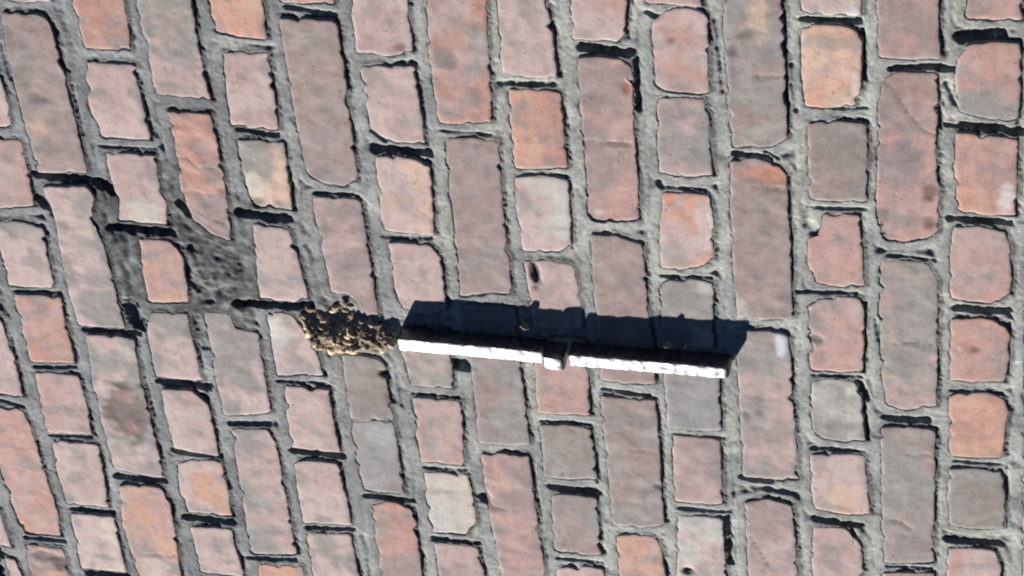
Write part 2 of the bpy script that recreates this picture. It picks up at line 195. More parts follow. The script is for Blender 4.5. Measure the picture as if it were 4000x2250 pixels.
# stains and chips on brick faces: x, z, radius x, radius z, depth (mm), colour
STAINS = [
    (-181, 2703, 41.9, 27.1, 1.9, (100, 82, 78)), (-157, 2701, 10.4, 10.8, 0, (150, 108, 98)), (-201, 2702, 12.1, 8.7, 0, (142, 100, 92)),
    (-140, 2696, 6.5, 23.6, 1, (95, 88, 86)), (147, 2525, 17.7, 14.6, 0, (215, 205, 190)), (125, 2525, 10.2, 11.7, 2, (140, 128, 118)),
    (102, 2639, 18.3, 20.1, -1, (200, 190, 180)), (357, 2125, 4.8, 4.8, 1.5, (150, 105, 98)), (63, 2266, 15.4, 4.2, 4, (50, 38, 36)),
    (299, 2167, 6.8, 3.9, 1.5, (160, 90, 75)), (150, 2199, 4.4, 4.6, -1, (215, 190, 182)), (208, 1905, 11.6, 6.9, 2, (130, 95, 90)),
    (172, 1905, 9.5, 6.1, 2, (125, 88, 84)), (208, 1839, 20.8, 8.5, -0.5, (222, 208, 205)), (325, 1969, 15.4, 4.2, -0.5, (215, 190, 185)),
    (327, 2367, 5.7, 8.1, 0.5, (150, 110, 105)), (318, 2328, 13.7, 12.6, 0, (140, 125, 122)), (182, 2280, 19.4, 7.4, 0, (140, 120, 122)),
    (326, 2456, 13.8, 7.4, 0, (165, 150, 142)), (233, 2719, 7.4, 9.8, 1, (125, 115, 108)), (256, 2728, 17.2, 11.8, 0, (130, 122, 115)),
    (196, 2724, 12.6, 9.9, 0, (190, 160, 140)), (300, 2731, 16.8, 11.6, 0, (140, 120, 116)), (-420, 2835, 10.1, 18.7, 1.5, (95, 75, 70)),
    (-427, 2821, 13.5, 9.3, 2, (100, 75, 72)), (-38, 2717, 14.1, 12.6, 0, (140, 132, 128)), (-11, 1928, 15.5, 14.6, 0, (140, 138, 132)),
    (31, 1937, 22.8, 7.3, -0.3, (170, 158, 150)), (37, 2007, 15.3, 9.2, 0.5, (150, 135, 128)), (21, 1863, 5.1, 5.4, 1.2, (130, 95, 90)),
    (19, 1877, 3.6, 2.5, 0, (205, 185, 180)), (-190, 1934, 16.9, 13.4, 0, (150, 145, 138)), (-57, 1997, 13.3, 9.4, 0, (170, 165, 165)),
    (14, 2007, 6.2, 7.0, 2.4, (74, 66, 64)), (5, 2039, 18.1, 5.6, -0.5, (215, 222, 228)), (-115, 2178, 11.1, 17.6, 0.5, (138, 132, 130)),
    (-163, 2242, 25.6, 5.0, 0.8, (140, 132, 125)), (-204, 2259, 5.8, 3.0, 1, (120, 110, 105)), (-208, 2164, 4.3, 5.0, 1.5, (80, 70, 68)),
    (-306, 2265, 7.6, 3.7, 0.7, (130, 118, 112)), (-95, 2075, 8.2, 3.8, 1.5, (110, 102, 98)), (-77, 2061, 18.9, 4.8, 1, (130, 122, 118)),
    (-329, 2140, 4.6, 5.1, 3, (60, 52, 52)), (-60, 2134, 3.8, 11.5, 0.5, (130, 128, 132)), (-266, 2339, 3.6, 12.5, 1, (130, 110, 105)),
    (-87, 2425, 4.2, 6.1, 3, (50, 45, 48)), (-252, 2340, 11.9, 4.6, 3, (75, 55, 52)), (-252, 2434, 9.0, 16.9, 0, (138, 130, 125)),
    (-224, 2323, 17.7, 12.4, 0, (195, 150, 135)), (-120, 2427, 8.5, 4.1, 1, (120, 112, 108)), (402, 1971, 6.3, 5.0, -0.3, (225, 222, 225)),
    (283, 2203, 13.7, 10.7, 0, (150, 130, 128)), (208, 2190, 21.4, 10.9, 0, (155, 135, 132)), (277, 2129, 13.7, 12.3, 0, (150, 132, 132)),
    (141, 2107, 36.6, 7.3, 0, (215, 190, 185)), (174, 2136, 14.4, 5.4, 0, (205, 135, 112)), (244, 1925, 25.1, 15.4, 0, (145, 128, 130)),
    (327, 1926, 15.3, 18.4, 0, (158, 128, 120)), (213, 2046, 11.7, 26.5, 1, (190, 130, 110)), (197, 2040, 2.4, 24.8, 1, (130, 90, 85)),
    (391, 2050, 29.9, 10.1, 0, (195, 170, 150)), (372, 2061, 6.5, 11.9, 1.2, (125, 112, 110)), (352, 2073, 8.7, 5.1, 1.5, (110, 105, 104)),
    (255, 2062, 13.8, 10.5, 0, (165, 158, 150)), (-332, 2716, 19.2, 18.0, 0, (200, 150, 130)), (-416, 2715, 19.9, 18.3, 0, (205, 180, 172)),
    (-94, 2686, 11.5, 10.6, -0.3, (180, 172, 165)), (-38, 2528, 13.8, 12.2, -0.4, (214, 210, 204)), (-194, 2511, 7.4, 16.9, 0, (200, 182, 172)),
    (-178, 2442, 17.5, 14.5, 0, (165, 166, 165)), (164, 2099, 28.9, 3.2, -0.3, (225, 215, 212)), (46, 2080, 15.3, 11.1, 0, (180, 172, 165)),
]
CRACKS = [
    ([(233, 2211), (234, 2199), (233, 2188), (235, 2177), (233, 2167)], 0.9, 1.6),
    ([(332, 1946), (317, 1936), (298, 1927), (277, 1912), (272, 1898)], 0.9, 1),
    ([(-401, 2728), (-397, 2710), (-397, 2692), (-392, 2683)], 0.9, 1.2),
    ([(193, 2050), (196, 2040), (195, 2031)], 0.9, 1.5),
    ([(-221, 1942), (-223, 1930), (-228, 1923), (-232, 1920)], 1.0, 1.6),
    ([(-129, 1942), (-127, 1923), (-125, 1901)], 0.9, 0.8),
    ([(324, 2054), (324, 2043), (326, 2035)], 0.9, 1),
    ([(-157, 2476), (-157, 2464), (-151, 2443), (-150, 2427)], 0.9, 1.5),
    ([(173, 2593), (173, 2583), (163, 2577), (163, 2559), (159, 2554)], 1.0, 0.7),
    ([(124, 2600), (133, 2587), (129, 2576), (129, 2557)], 1.0, 0.6),
    ([(108, 2586), (101, 2576), (93, 2560)], 1.0, 0.5),
    ([(-161, 2193), (-158, 2181), (-162, 2165)], 0.9, 0.8),
    ([(16, 1944), (20, 1924), (21, 1903)], 0.9, 0.7),
    ([(-261, 2336), (-265, 2329), (-267, 2321)], 0.9, 1.2),
    ([(-267, 2076), (-286, 2068), (-308, 2059)], 0.9, 1),
]
def lin(c, k=0.62):
    o = []
    for v in c[:3]:
        v = v / 255.0
        o.append(k * (v / 12.92 if v <= 0.04045 else ((v + 0.055) / 1.055) ** 2.4))
    return o

def nz(x, y, z, s, off=0.0):
    return noise.noise(Vector((x / s + off, y / s - off * 0.7, z / s + off * 1.3)))

def sm(a, b, x):
    t = min(1.0, max(0.0, (x - a) / (b - a)))
    return t * t * (3 - 2 * t)

# ------------------------------------------------------------------ materials
def node_mat(name):
    m = bpy.data.materials.new(name); m.use_nodes = True
    t = m.node_tree; t.nodes.clear()
    b = t.nodes.new('ShaderNodeBsdfPrincipled'); o = t.nodes.new('ShaderNodeOutputMaterial')
    t.links.new(b.outputs[0], o.inputs[0])
    return m, t, b

def N(t, kind, **kw):
    n = t.nodes.new(kind)
    for k, v in kw.items():
        if k.startswith('i_'):
            n.inputs[k[2:].replace('_', ' ')].default_value = v
        else:
            setattr(n, k, v)
    return n

def tex_noise(t, vec, scale, detail=5, rough=0.6, dist=0.0):
    n = N(t, 'ShaderNodeTexNoise', i_Scale=scale, i_Detail=detail, i_Roughness=rough, i_Distortion=dist)
    t.links.new(vec, n.inputs['Vector'])
    return n.outputs['Fac']

def ramp(t, fac, stops):
    r = N(t, 'ShaderNodeValToRGB')
    e = r.color_ramp.elements
    while len(e) < len(stops): e.new(0.5)
    for k, (p, c) in enumerate(stops):
        e[k].position = p; e[k].color = (*c, 1) if len(c) == 3 else c
    t.links.new(fac, r.inputs[0])
    return r.outputs[0]

def mix(t, mode, fac, a, b):
    m = N(t, 'ShaderNodeMix', data_type='RGBA', blend_type=mode)
    for sock, v in ((m.inputs[0], fac), (m.inputs[6], a), (m.inputs[7], b)):
        if hasattr(v, 'is_linked') or isinstance(v, bpy.types.NodeSocket): t.links.new(v, sock)
        elif isinstance(v, (int, float)): sock.default_value = v
        else: sock.default_value = (*v, 1)
    return m.outputs[2]

def bump(t, b, heights):
    prev = None
    for h, strength, dist in heights:
        n = N(t, 'ShaderNodeBump'); n.inputs['Strength'].default_value = strength; n.inputs['Distance'].default_value = dist
        t.links.new(h, n.inputs['Height'])
        if prev: t.links.new(prev, n.inputs['Normal'])
        prev = n.outputs[0]
    t.links.new(prev, b.inputs['Normal'])

def g3(v): return (v, v, v)

def brick_material():
    m, t, b = node_mat('fired_clay')
    geo = N(t, 'ShaderNodeNewGeometry').outputs['Position']
    col = N(t, 'ShaderNodeAttribute', attribute_name='Col').outputs['Color']
    fine = tex_noise(t, geo, 420, 4, 0.7)
    mid = tex_noise(t, geo, 75, 6, 0.65, 0.6)
    mp = N(t, 'ShaderNodeMapping'); mp.inputs['Scale'].default_value = (1, 1, 7)
    t.links.new(geo, mp.inputs['Vector'])
    streak = tex_noise(t, mp.outputs[0], 22, 5, 0.6, 0.3)
    c = mix(t, 'MULTIPLY', 1.0, col, ramp(t, fine, [(0.3, g3(0.84)), (0.7, g3(1.13))]))
    c = mix(t, 'MULTIPLY', 1.0, c, ramp(t, mid, [(0.28, (0.70, 0.70, 0.73)), (0.5, g3(1.0)), (0.75, (1.12, 1.11, 1.10))]))
    c = mix(t, 'MULTIPLY', 0.55, c, ramp(t, streak, [(0.35, g3(0.86)), (0.65, g3(1.10))]))
    # thin lime bloom
    bloom = tex_noise(t, geo, 38, 7, 0.72, 0.8)
    c = mix(t, 'MIX', ramp(t, bloom, [(0.46, g3(0.03)), (0.72, g3(0.4))]), c, (0.36, 0.325, 0.318))
    # pores
    vo = N(t, 'ShaderNodeTexVoronoi', i_Scale=130.0); t.links.new(geo, vo.inputs['Vector'])
    pore = ramp(t, vo.outputs['Distance'], [(0.05, g3(0)), (0.16, g3(1))])
    keep = ramp(t, tex_noise(t, geo, 60, 2), [(0.50, g3(1)), (0.60, g3(0))])
    pores = mix(t, 'LIGHTEN', 1.0, pore, keep)
    c = mix(t, 'MIX', pores, (0.12, 0.09, 0.08), c)
    t.links.new(c, b.inputs['Base Color'])
    b.inputs['Roughness'].default_value = 0.88
    b.inputs['Specular IOR Level'].default_value = 0.25
    bump(t, b, [(mid, 0.2, 0.0014), (fine, 0.25, 0.0005), (pores, 0.4, 0.0006)])
    return m

def mortar_material():
    m, t, b = node_mat('lime_mortar')
    geo = N(t, 'ShaderNodeNewGeometry').outputs['Position']
    mp = N(t, 'ShaderNodeMapping'); mp.inputs['Scale'].default_value = (0.4, 1, 1)    # trowelled along the courses
    t.links.new(geo, mp.inputs['Vector'])
    a = tex_noise(t, mp.outputs[0], 34, 6, 0.65, 0.5)
    f = tex_noise(t, geo, 330, 4, 0.75)
    g = tex_noise(t, mp.outputs[0], 150, 5, 0.7)
    c = ramp(t, a, [(0.30, (0.20, 0.21, 0.21)), (0.47, (0.255, 0.262, 0.250)), (0.60, (0.290, 0.295, 0.272)), (0.75, (0.335, 0.332, 0.30))])
    c = mix(t, 'MULTIPLY', 1.0, c, ramp(t, f, [(0.3, g3(0.70)), (0.68, g3(1.16))]))
    c = mix(t, 'MULTIPLY', 1.0, c, ramp(t, g, [(0.30, g3(0.70)), (0.5, g3(0.98)), (0.72, g3(1.12))]))
    # dark lichen and soot grains
    vo = N(t, 'ShaderNodeTexVoronoi', i_Scale=210.0); t.links.new(geo, vo.inputs['Vector'])
    dots = mix(t, 'LIGHTEN', 1.0, ramp(t, vo.outputs['Distance'], [(0.10, g3(0)), (0.28, g3(1))]), ramp(t, tex_noise(t, geo, 45, 3), [(0.54, g3(1)), (0.64, g3(0))]))
    c = mix(t, 'MIX', dots, (0.07, 0.072, 0.075), c)
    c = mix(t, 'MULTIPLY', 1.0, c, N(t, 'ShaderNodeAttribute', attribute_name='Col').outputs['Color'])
    t.links.new(c, b.inputs['Base Color'])
    b.inputs['Roughness'].default_value = 0.95
    b.inputs['Specular IOR Level'].default_value = 0.15
    bump(t, b, [(g, 0.35, 0.0012), (f, 0.6, 0.0007)])
    return m

def steel_material():
    m, t, b = node_mat('galvanised_steel')
    geo = N(t, 'ShaderNodeNewGeometry').outputs['Position']
    a = tex_noise(t, geo, 150, 5, 0.7, 0.8)
    f = tex_noise(t, geo, 500, 3, 0.6)
    c = ramp(t, a, [(0.34, (0.09, 0.096, 0.10)), (0.47, (0.15, 0.157, 0.16)), (0.60, (0.25, 0.255, 0.255))])
    t.links.new(c, b.inputs['Base Color'])
    b.inputs['Metallic'].default_value = 1.0
    b.inputs['Roughness'].default_value = 0.42
    bump(t, b, [(a, 0.35, 0.0014), (f, 0.3, 0.0005)])
    return m

def nest_material():
    m, t, b = node_mat('dried_mud')
    geo = N(t, 'ShaderNodeNewGeometry').outputs['Position']
    oi = N(t, 'ShaderNodeObjectInfo').outputs['Color']
    f = tex_noise(t, geo, 260, 5, 0.7, 0.6); a = tex_noise(t, geo, 90, 4, 0.6)
    c = mix(t, 'MULTIPLY', 1.0, oi, ramp(t, f, [(0.3, (0.55, 0.45, 0.36)), (0.5, g3(0.95)), (0.7, (1.2, 1.2, 1.15))]))
    c = mix(t, 'MIX', ramp(t, a, [(0.55, g3(0)), (0.72, g3(0.7))]), c, (0.13, 0.085, 0.05))
    t.links.new(c, b.inputs['Base Color'])
    b.inputs['Roughness'].default_value = 1.0
    b.inputs['Specular IOR Level'].default_value = 0.05
    bump(t, b, [(f, 0.8, 0.0024)])
    return m

M_BRICK, M_MORTAR, M_STEEL, M_NEST = brick_material(), mortar_material(), steel_material(), nest_material()

def tag(o, label=None, cat=None, kind=None, group=None):
    if label: o['label'] = label
    if cat: o['category'] = cat
    if kind: o['kind'] = kind
    if group: o['group'] = group
    return o

def link_mesh(name, verts, faces, mat, parent=None, cols=None, smooth=True):
    me = bpy.data.meshes.new(name)
    me.from_pydata(verts, [], faces); me.update()
    if smooth: me.polygons.foreach_set('use_smooth', [True] * len(me.polygons))
    if cols is not None:
        at = me.color_attributes.new('Col', 'FLOAT_COLOR', 'POINT')
        at.data.foreach_set('color', np.asarray(cols, dtype=np.float32).ravel())
    me.materials.append(mat)
    o = bpy.data.objects.new(name, me); C.objects.link(o)
    o.parent = parent
    return o

wall = bpy.data.objects.new('brick_wall', None); C.objects.link(wall)
wall.empty_display_size = 0.2
tag(wall, 'old weathered brick wall of pink, orange and grey bricks with worn pale mortar joints', 'wall')

# ------------------------------------------------------------------ bricks
def resample(pts, step):
    out = []
    n = len(pts)
    for i in range(n):
        a, b = pts[i], pts[(i + 1) % n]
        L = math.hypot(b[0] - a[0], b[1] - a[1])
        k = max(1, int(round(L / step)))
        for j in range(k): out.append((a[0] + (b[0] - a[0]) * j / k, a[1] + (b[1] - a[1]) * j / k))
    return out

def soften(pts, times=1):
    for _ in range(times):
        n = len(pts)
        pts = [((pts[i - 1][0] + 2 * pts[i][0] + pts[(i + 1) % n][0]) / 4, (pts[i - 1][1] + 2 * pts[i][1] + pts[(i + 1) % n][1]) / 4) for i in range(n)]
    return pts

def seg_dist(px, pz, x0, z0, x1, z1):
    dx, dz = x1 - x0, z1 - z0
    L = dx * dx + dz * dz
    t = 0 if L == 0 else min(1, max(0, ((px - x0) * dx + (pz - z0) * dz) / L))
    return math.hypot(px - x0 - t * dx, pz - z0 - t * dz)

def brick_geometry(poly, ca, cb, rough, seed, step=3.0, detailed=True):
    area = sum(poly[i - 1][0] * poly[i][1] - poly[i][0] * poly[i - 1][1] for i in range(len(poly))) / 2
    if area < 0: poly = poly[::-1]
    pts = soften(resample(poly, 1.5), 3)
    xs = [p[0] for p in pts]; zs = [p[1] for p in pts]
    w, h = max(xs) - min(xs), max(zs) - min(zs)
    cx = (max(xs) + min(xs)) / 2; cz = (max(zs) + min(zs)) / 2
    r = random.Random(seed)
    off = r.uniform(0, 50)
    tilt_x, tilt_z = r.uniform(-0.010, 0.010), r.uniform(-0.014, 0.014)
    lift = r.uniform(-0.5, 0.7)
    grad_x, grad_z = r.uniform(-0.4, 0.4) / max(w, 1), r.uniform(-0.25, 0.25) / max(h, 1)
    if detailed:
        q = []
        n = len(pts)
        for i, (x, z) in enumerate(pts):
            a, b = pts[i - 1], pts[(i + 1) % n]
            tx, tz = b[0] - a[0], b[1] - a[1]; L = math.hypot(tx, tz) or 1
            k = nz(x, 0, z, 13, off) * 1.2 + nz(x, 5, z, 4.5, off) * 0.9 + 1.35
            k += max(0, nz(x, 9, z, 9, off) - 0.22) * -8.0 + 0.5 * nz(x, 15, z, 2.2, off)        # chipped arrises
            q.append((x + tz / L * k, z - tx / L * k))
        pts = q
    n = len(pts)
    def corner(sx, sz): return max(range(n), key=lambda i: sx * (pts[i][0] - cx) / w + sz * (pts[i][1] - cz) / h)
    c00, c10, c11, c01 = corner(-1, -1), corner(1, -1), corner(1, 1), corner(-1, 1)
    def edge(a, b, params):
        idx = [a]
        while idx[-1] != b: idx.append((idx[-1] + 1) % n)
        P = [pts[i] for i in idx]
        s = [0.0]
        for p, q_ in zip(P, P[1:]): s.append(s[-1] + math.hypot(q_[0] - p[0], q_[1] - p[1]))
        out = []
        for t in params:
            d = t * s[-1]; k = 0
            while k < len(s) - 2 and s[k + 1] < d: k += 1
            f = 0 if s[k + 1] == s[k] else (d - s[k]) / (s[k + 1] - s[k])
            out.append((P[k][0] + (P[k + 1][0] - P[k][0]) * f, P[k][1] + (P[k + 1][1] - P[k][1]) * f))
        return out
    def params(L):
        k = max(3, int(L / step)); e = 0.9 / L
        return [0.0, e] + [e * 2.6 + (1 - e * 5.2) * i / k for i in range(k + 1)] + [1 - e, 1.0]
    U, Vv = params(w), params(h)
    nu, nv = len(U), len(Vv)
    bot, top = edge(c00, c10, U), edge(c11, c01, [1 - u for u in U][::-1])[::-1]
    rgt, lft = edge(c10, c11, Vv), edge(c01, c00, [1 - v for v in Vv][::-1])[::-1]
    near = [s for s in STAINS if abs(s[0] - cx) < w / 2 + s[2] and abs(s[1] - cz) < h / 2 + s[3]] if detailed else []
    cracks = [k for k in CRACKS if any(abs(p[0] - cx) < w / 2 and abs(p[1] - cz) < h / 2 for p in k[0])] if detailed else []
    A, Bc = lin(SHADES[ca]), lin(SHADES[cb])
    verts, cols = [], []
    def add(x, z, y, edge_):
        if detailed:
            amp = 0.2 + rough * 1.0
            y += amp * nz(x, 0, z, 17, off) + 0.2 * (0.5 + 2 * rough) * nz(x, 3, z, 7, off) + tilt_x * (x - cx) + tilt_z * (z - cz)
            m = sm(-0.30, 0.32, nz(x, 11, z, 38, off) + 0.45 * nz(x, 2, z, 11, off) + grad_x * (x - cx) * 2 + grad_z * (z - cz) * 2)
        else:
            y += 0.4 * nz(x, 0, z, 20, off); m = 0.5 + nz(x, 11, z, 38, off)
        c = [A[k] * (1 - m) + Bc[k] * m for k in range(3)]
        g = sm(0.08, 0.48, nz(x, 21, z, 22, off + 3) + 0.3 * nz(x, 25, z, 7, off)) * (0.55 + 0.15 * sm(2400, 2600, z))
        c = [c[k] * (1 - g) + (0.155, 0.145, 0.145)[k] * g for k in range(3)]
        if edge_:
            e = edge_ * 0.65 * sm(-0.3, 0.3, nz(x, 31, z, 12, off))
            c = [c[k] * (1 - e) + (0.33, 0.325, 0.30)[k] * e for k in range(3)]
            dk = 1 - 0.5 * edge_ * sm(0.05, 0.4, nz(x, 37, z, 10, off))
            c = [v * dk for v in c]
        for sx, sz, rx, rz, d, sc in near:
            u = math.hypot((x - sx) / rx, (z - sz) / rz) + 0.45 * nz(x, 7, z, 8, sx)
            f = 1 - sm(0.55, 1.15, u)
            if f > 0:
                y += d * f * (1 if d > 2.5 else 0.45)
                c = [c[k] * (1 - f) + lin(sc)[k] * f for k in range(3)]
        for line, rr, d in cracks:
            dd = min(seg_dist(x, z, *line[i], *line[i + 1]) for i in range(len(line) - 1))
            f = 1 - sm(rr * 0.4, rr * 1.7, dd)
            y += d * f * 0.8
            c = [v * (1 - 0.55 * f) for v in c]
        verts.append((x / 1000, (y + lift) / 1000, z / 1000)); cols.append((*c, 1))
    B0, B1, B2, B3 = bot[0], bot[-1], top[-1], top[0]
    for j, v in enumerate(Vv):
        for i, u in enumerate(U):
            x = (1 - v) * bot[i][0] + v * top[i][0] + (1 - u) * lft[j][0] + u * rgt[j][0] - ((1 - u) * (1 - v) * B0[0] + u * (1 - v) * B1[0] + u * v * B2[0] + (1 - u) * v * B3[0])
            z = (1 - v) * bot[i][1] + v * top[i][1] + (1 - u) * lft[j][1] + u * rgt[j][1] - ((1 - u) * (1 - v) * B0[1] + u * (1 - v) * B1[1] + u * v * B2[1] + (1 - u) * v * B3[1])
            rim = min(i, j, nu - 1 - i, nv - 1 - j)
            add(x, z, 1.3 if rim == 0 else (0.35 if rim == 1 else 0.0), 1.0 if rim == 0 else (0.8 if rim == 1 else (0.35 if rim == 2 else 0)))
    faces = [(j * nu + i, j * nu + i + 1, (j + 1) * nu + i + 1, (j + 1) * nu + i) for j in range(nv - 1) for i in range(nu - 1)]
    border = [i for i in range(nu)] + [j * nu + nu - 1 for j in range(1, nv)] + [(nv - 1) * nu + i for i in range(nu - 2, -1, -1)] + [j * nu for j in range(nv - 2, 0, -1)]
    o = len(verts); m = len(border)
    for k in border:
        x, y, z = verts[k]; verts.append((x, 0.022, z)); cols.append(cols[k])
    for i in range(m):
        j = (i + 1) % m
        faces.append((o + i, o + j, border[j], border[i]))
    faces.append(tuple(o + i for i in range(m))[::-1])
    return [(verts[k][0] * 1000, verts[k][2] * 1000) for k in border], verts, faces, cols

outlines = []
for i, (poly, ca, cb, rough) in enumerate(BRICKS):
    pts, v, f, c = brick_geometry(poly, ca, cb, rough, 100 + i)
    # hairline-cracked halves share a joint: nothing else to do, each is its own brick
    b = link_mesh('brick', v, f, M_BRICK, wall, c)
    outlines.append(np.array(pts))

# bricks of the same wall beyond the picture's edge, one mesh
XMIN, XMAX, ZMIN, ZMAX = -960, 940, 1330, 3380
rnd = random.Random(5)
boxes = [(o[:, 0].min() - 4, o[:, 0].max() + 4, o[:, 1].min() - 4, o[:, 1].max() + 4) for o in outlines]
keys = list(SHADES); weights = [3, 4, 2, 2, 3, 3, 1, 1, 4, 2, 4, 1, 1]
V, F, CO = [], [], []
outer_outlines = []
c = -8
while 2900 - c * 65 > ZMIN:
    z = 2900 - c * 65
    if z < ZMAX:
        step = 104.6 if c % 2 == 0 else 209.2
        x = XMIN + (0 if c % 2 == 0 else -52)
        while x < XMAX:
            x0, x1, z0, z1 = x + 6, x + step - 6, z - 26, z + 26
            if not any(x0 < b[1] and x1 > b[0] and z0 < b[3] and z1 > b[2] for b in boxes):
                j = lambda: rnd.uniform(-1.8, 1.8)
                poly = [(x0 + j(), z0 + j()), (x1 + j(), z0 + j()), (x1 + j(), z1 + j()), (x0 + j(), z1 + j())]
                ca, cb = rnd.choices(keys, weights, k=2)
                pts, v, f, cc = brick_geometry(poly, ca, cb, 0.1, rnd.random(), 9.0, False)
                o = len(V); V += v; CO += cc; F += [tuple(q + o for q in ff) for ff in f]
                outer_outlines.append(np.array(pts))
            x += step
    c += 1
tag(link_mesh('outer_brickwork', V, F, M_BRICK, wall, CO), kind='stuff')

# ------------------------------------------------------------------ mortar: a relief that fills the joints
STEP = 1.35
gx = np.arange(-520, 520, STEP); gz = np.arange(1755, 2955, STEP)
nx, nzc = len(gx), len(gz)
GX, GZ = np.meshgrid(gx, gz, indexing='ij')
dist = np.full(GX.shape, 60.0)

def poly_sdist(X, Z, P):
    d = np.full(X.shape, 1e9); inside = np.zeros(X.shape, bool)
    for i in range(len(P)):
        (x0, z0), (x1, z1) = P[i - 1], P[i]
        dx, dz = x1 - x0, z1 - z0
        t = np.clip(((X - x0) * dx + (Z - z0) * dz) / (dx * dx + dz * dz + 1e-9), 0, 1)
        d = np.minimum(d, np.hypot(X - x0 - t * dx, Z - z0 - t * dz))
        cr = (z0 > Z) != (z1 > Z)
        inside ^= cr & (X < (x1 - x0) * (Z - z0) / (z1 - z0 + 1e-12) + x0)
    return np.where(inside, -d, d)

for P in outlines + outer_outlines:
    m = 26
    i0, i1 = np.searchsorted(gx, (P[:, 0].min() - m, P[:, 0].max() + m))
    j0, j1 = np.searchsorted(gz, (P[:, 1].min() - m, P[:, 1].max() + m))
    if i1 <= i0 or j1 <= j0: continue
    d = poly_sdist(GX[i0:i1, j0:j1], GZ[i0:i1, j0:j1], P)
    dist[i0:i1, j0:j1] = np.minimum(dist[i0:i1, j0:j1], d)

# which side of a joint: 1 = just under / just right of a brick (shaded from the sun and washed out), 0 = against the next brick's upper or left edge
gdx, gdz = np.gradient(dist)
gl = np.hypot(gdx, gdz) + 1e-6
shade_side = np.clip(-gdz / gl * 1.15 + gdx / gl * 0.75, 0, 1)
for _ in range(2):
    shade_side[1:-1, 1:-1] = (shade_side[1:-1, 1:-1] * 2 + shade_side[:-2, 1:-1] + shade_side[2:, 1:-1] + shade_side[1:-1, :-2] + shade_side[1:-1, 2:]) / 6
holl = np.zeros(GX.shape)
for x0, z0, x1, z1, rr, dd in HOLLOWS:
    dd *= 0.65 if dd >= 8 else 0.32
    rr *= 0.78; m = rr * 2 + 3
    i0, i1 = np.searchsorted(gx, (min(x0, x1) - m, max(x0, x1) + m)); j0, j1 = np.searchsorted(gz, (min(z0, z1) - m, max(z0, z1) + m))
    if i1 <= i0 or j1 <= j0: continue
    X, Z = GX[i0:i1, j0:j1], GZ[i0:i1, j0:j1]
    dx, dz = x1 - x0, z1 - z0
    t = np.clip(((X - x0) * dx + (Z - z0) * dz) / (dx * dx + dz * dz + 1e-9), 0, 1)
    d = np.hypot(X - x0 - t * dx, Z - z0 - t * dz)
    for ci in range(d.shape[0]):
        for cj in range(d.shape[1]):
            if d[ci, cj] < rr * 2: d[ci, cj] += rr * (0.75 * nz(X[ci, cj], 40, Z[ci, cj], 9) + 0.45 * nz(X[ci, cj], 44, Z[ci, cj], 3.5))
    k = np.clip((rr * 1.6 - d) / (rr * 1.2), 0, 1)
    holl[i0:i1, j0:j1] = np.maximum(holl[i0:i1, j0:j1], dd * k * k * (3 - 2 * k))

keep = dist > -4.5
index = np.full(GX.shape, -1, int)
ii, jj = np.nonzero(keep)
index[ii, jj] = np.arange(len(ii))
verts = []; mcols = []
for i, j in zip(ii, jj):
    x, z, d, hd, sh = gx[i], gz[j], dist[i, j], holl[i, j], shade_side[i, j]
    big = nz(x, 0, z, 70); mid = nz(x, 4, z, 22)
    y = 0.95 + 0.75 * mid + 0.6 * big                         # how far the joint has weathered back
    y -= 2.2 * sm(0.25, 0.55, nz(x, 50, z, 48))             # smeared nearly flush here and there
    y += (0.3 + 2.2 * nz(x, 8, z, 13)) * math.exp(-(max(d, 0) / 1.5) ** 2)   # washed out beside the bricks
    if d > 8: y += sm(8, 14, d) * (1.2 + 2.0 * nz(x * 0.6, 9, z, 9) + 1.8 * nz(x, 12, z, 24) + 0.7 * nz(x, 14, z, 5))
    y += 0.25 * nz(x, 2, z, 5) + 0.15 * nz(x, 2, z, 2.8)
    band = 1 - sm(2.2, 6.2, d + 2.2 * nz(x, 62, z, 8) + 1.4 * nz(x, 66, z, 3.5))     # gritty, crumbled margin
    y += band * sh * max(-0.5, 0.55 + 1.5 * nz(x, 33, z, 3.6) + 3.4 * nz(x, 35, z, 34)) - (1 - sh) * 0.4 * (1 - sm(0, 5, d))
    y = max(0.3, y) + hd * (1 + 0.3 * nz(x, 6, z, 6))
    if d < -0.8: y = max(y, 7.0)
    verts.append((x / 1000, y / 1000, z / 1000))
    # older grey cement in the wide repairs, dirt along the brick edges plus shade painted under and right of each brick, cleaner lime lower on the wall
    k = 1.03 + 0.36 * nz(x, 60, z, 45) - 0.30 * sm(2200, 2620, z)
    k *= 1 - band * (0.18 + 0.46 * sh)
    u = math.hypot((x - 55) / 105, (z - 2615) / 120) + 0.5 * nz(x, 65, z, 40)
    grime = 1 - sm(0.5, 1.25, u)
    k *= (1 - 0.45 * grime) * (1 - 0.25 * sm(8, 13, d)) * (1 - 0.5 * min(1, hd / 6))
    if grime > 0: k *= 1 + grime * (1.1 * nz(x, 71, z, 9) + 0.6 * nz(x, 73, z, 4))
    k = max(0.12, k)
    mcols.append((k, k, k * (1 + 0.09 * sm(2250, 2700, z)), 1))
q = np.stack([index[:-1, :-1], index[1:, :-1], index[1:, 1:], index[:-1, 1:]], -1).reshape(-1, 4)
q = q[(q >= 0).all(1)]
link_mesh('mortar', verts, [tuple(r) for r in q.tolist()], M_MORTAR, wall, mcols)
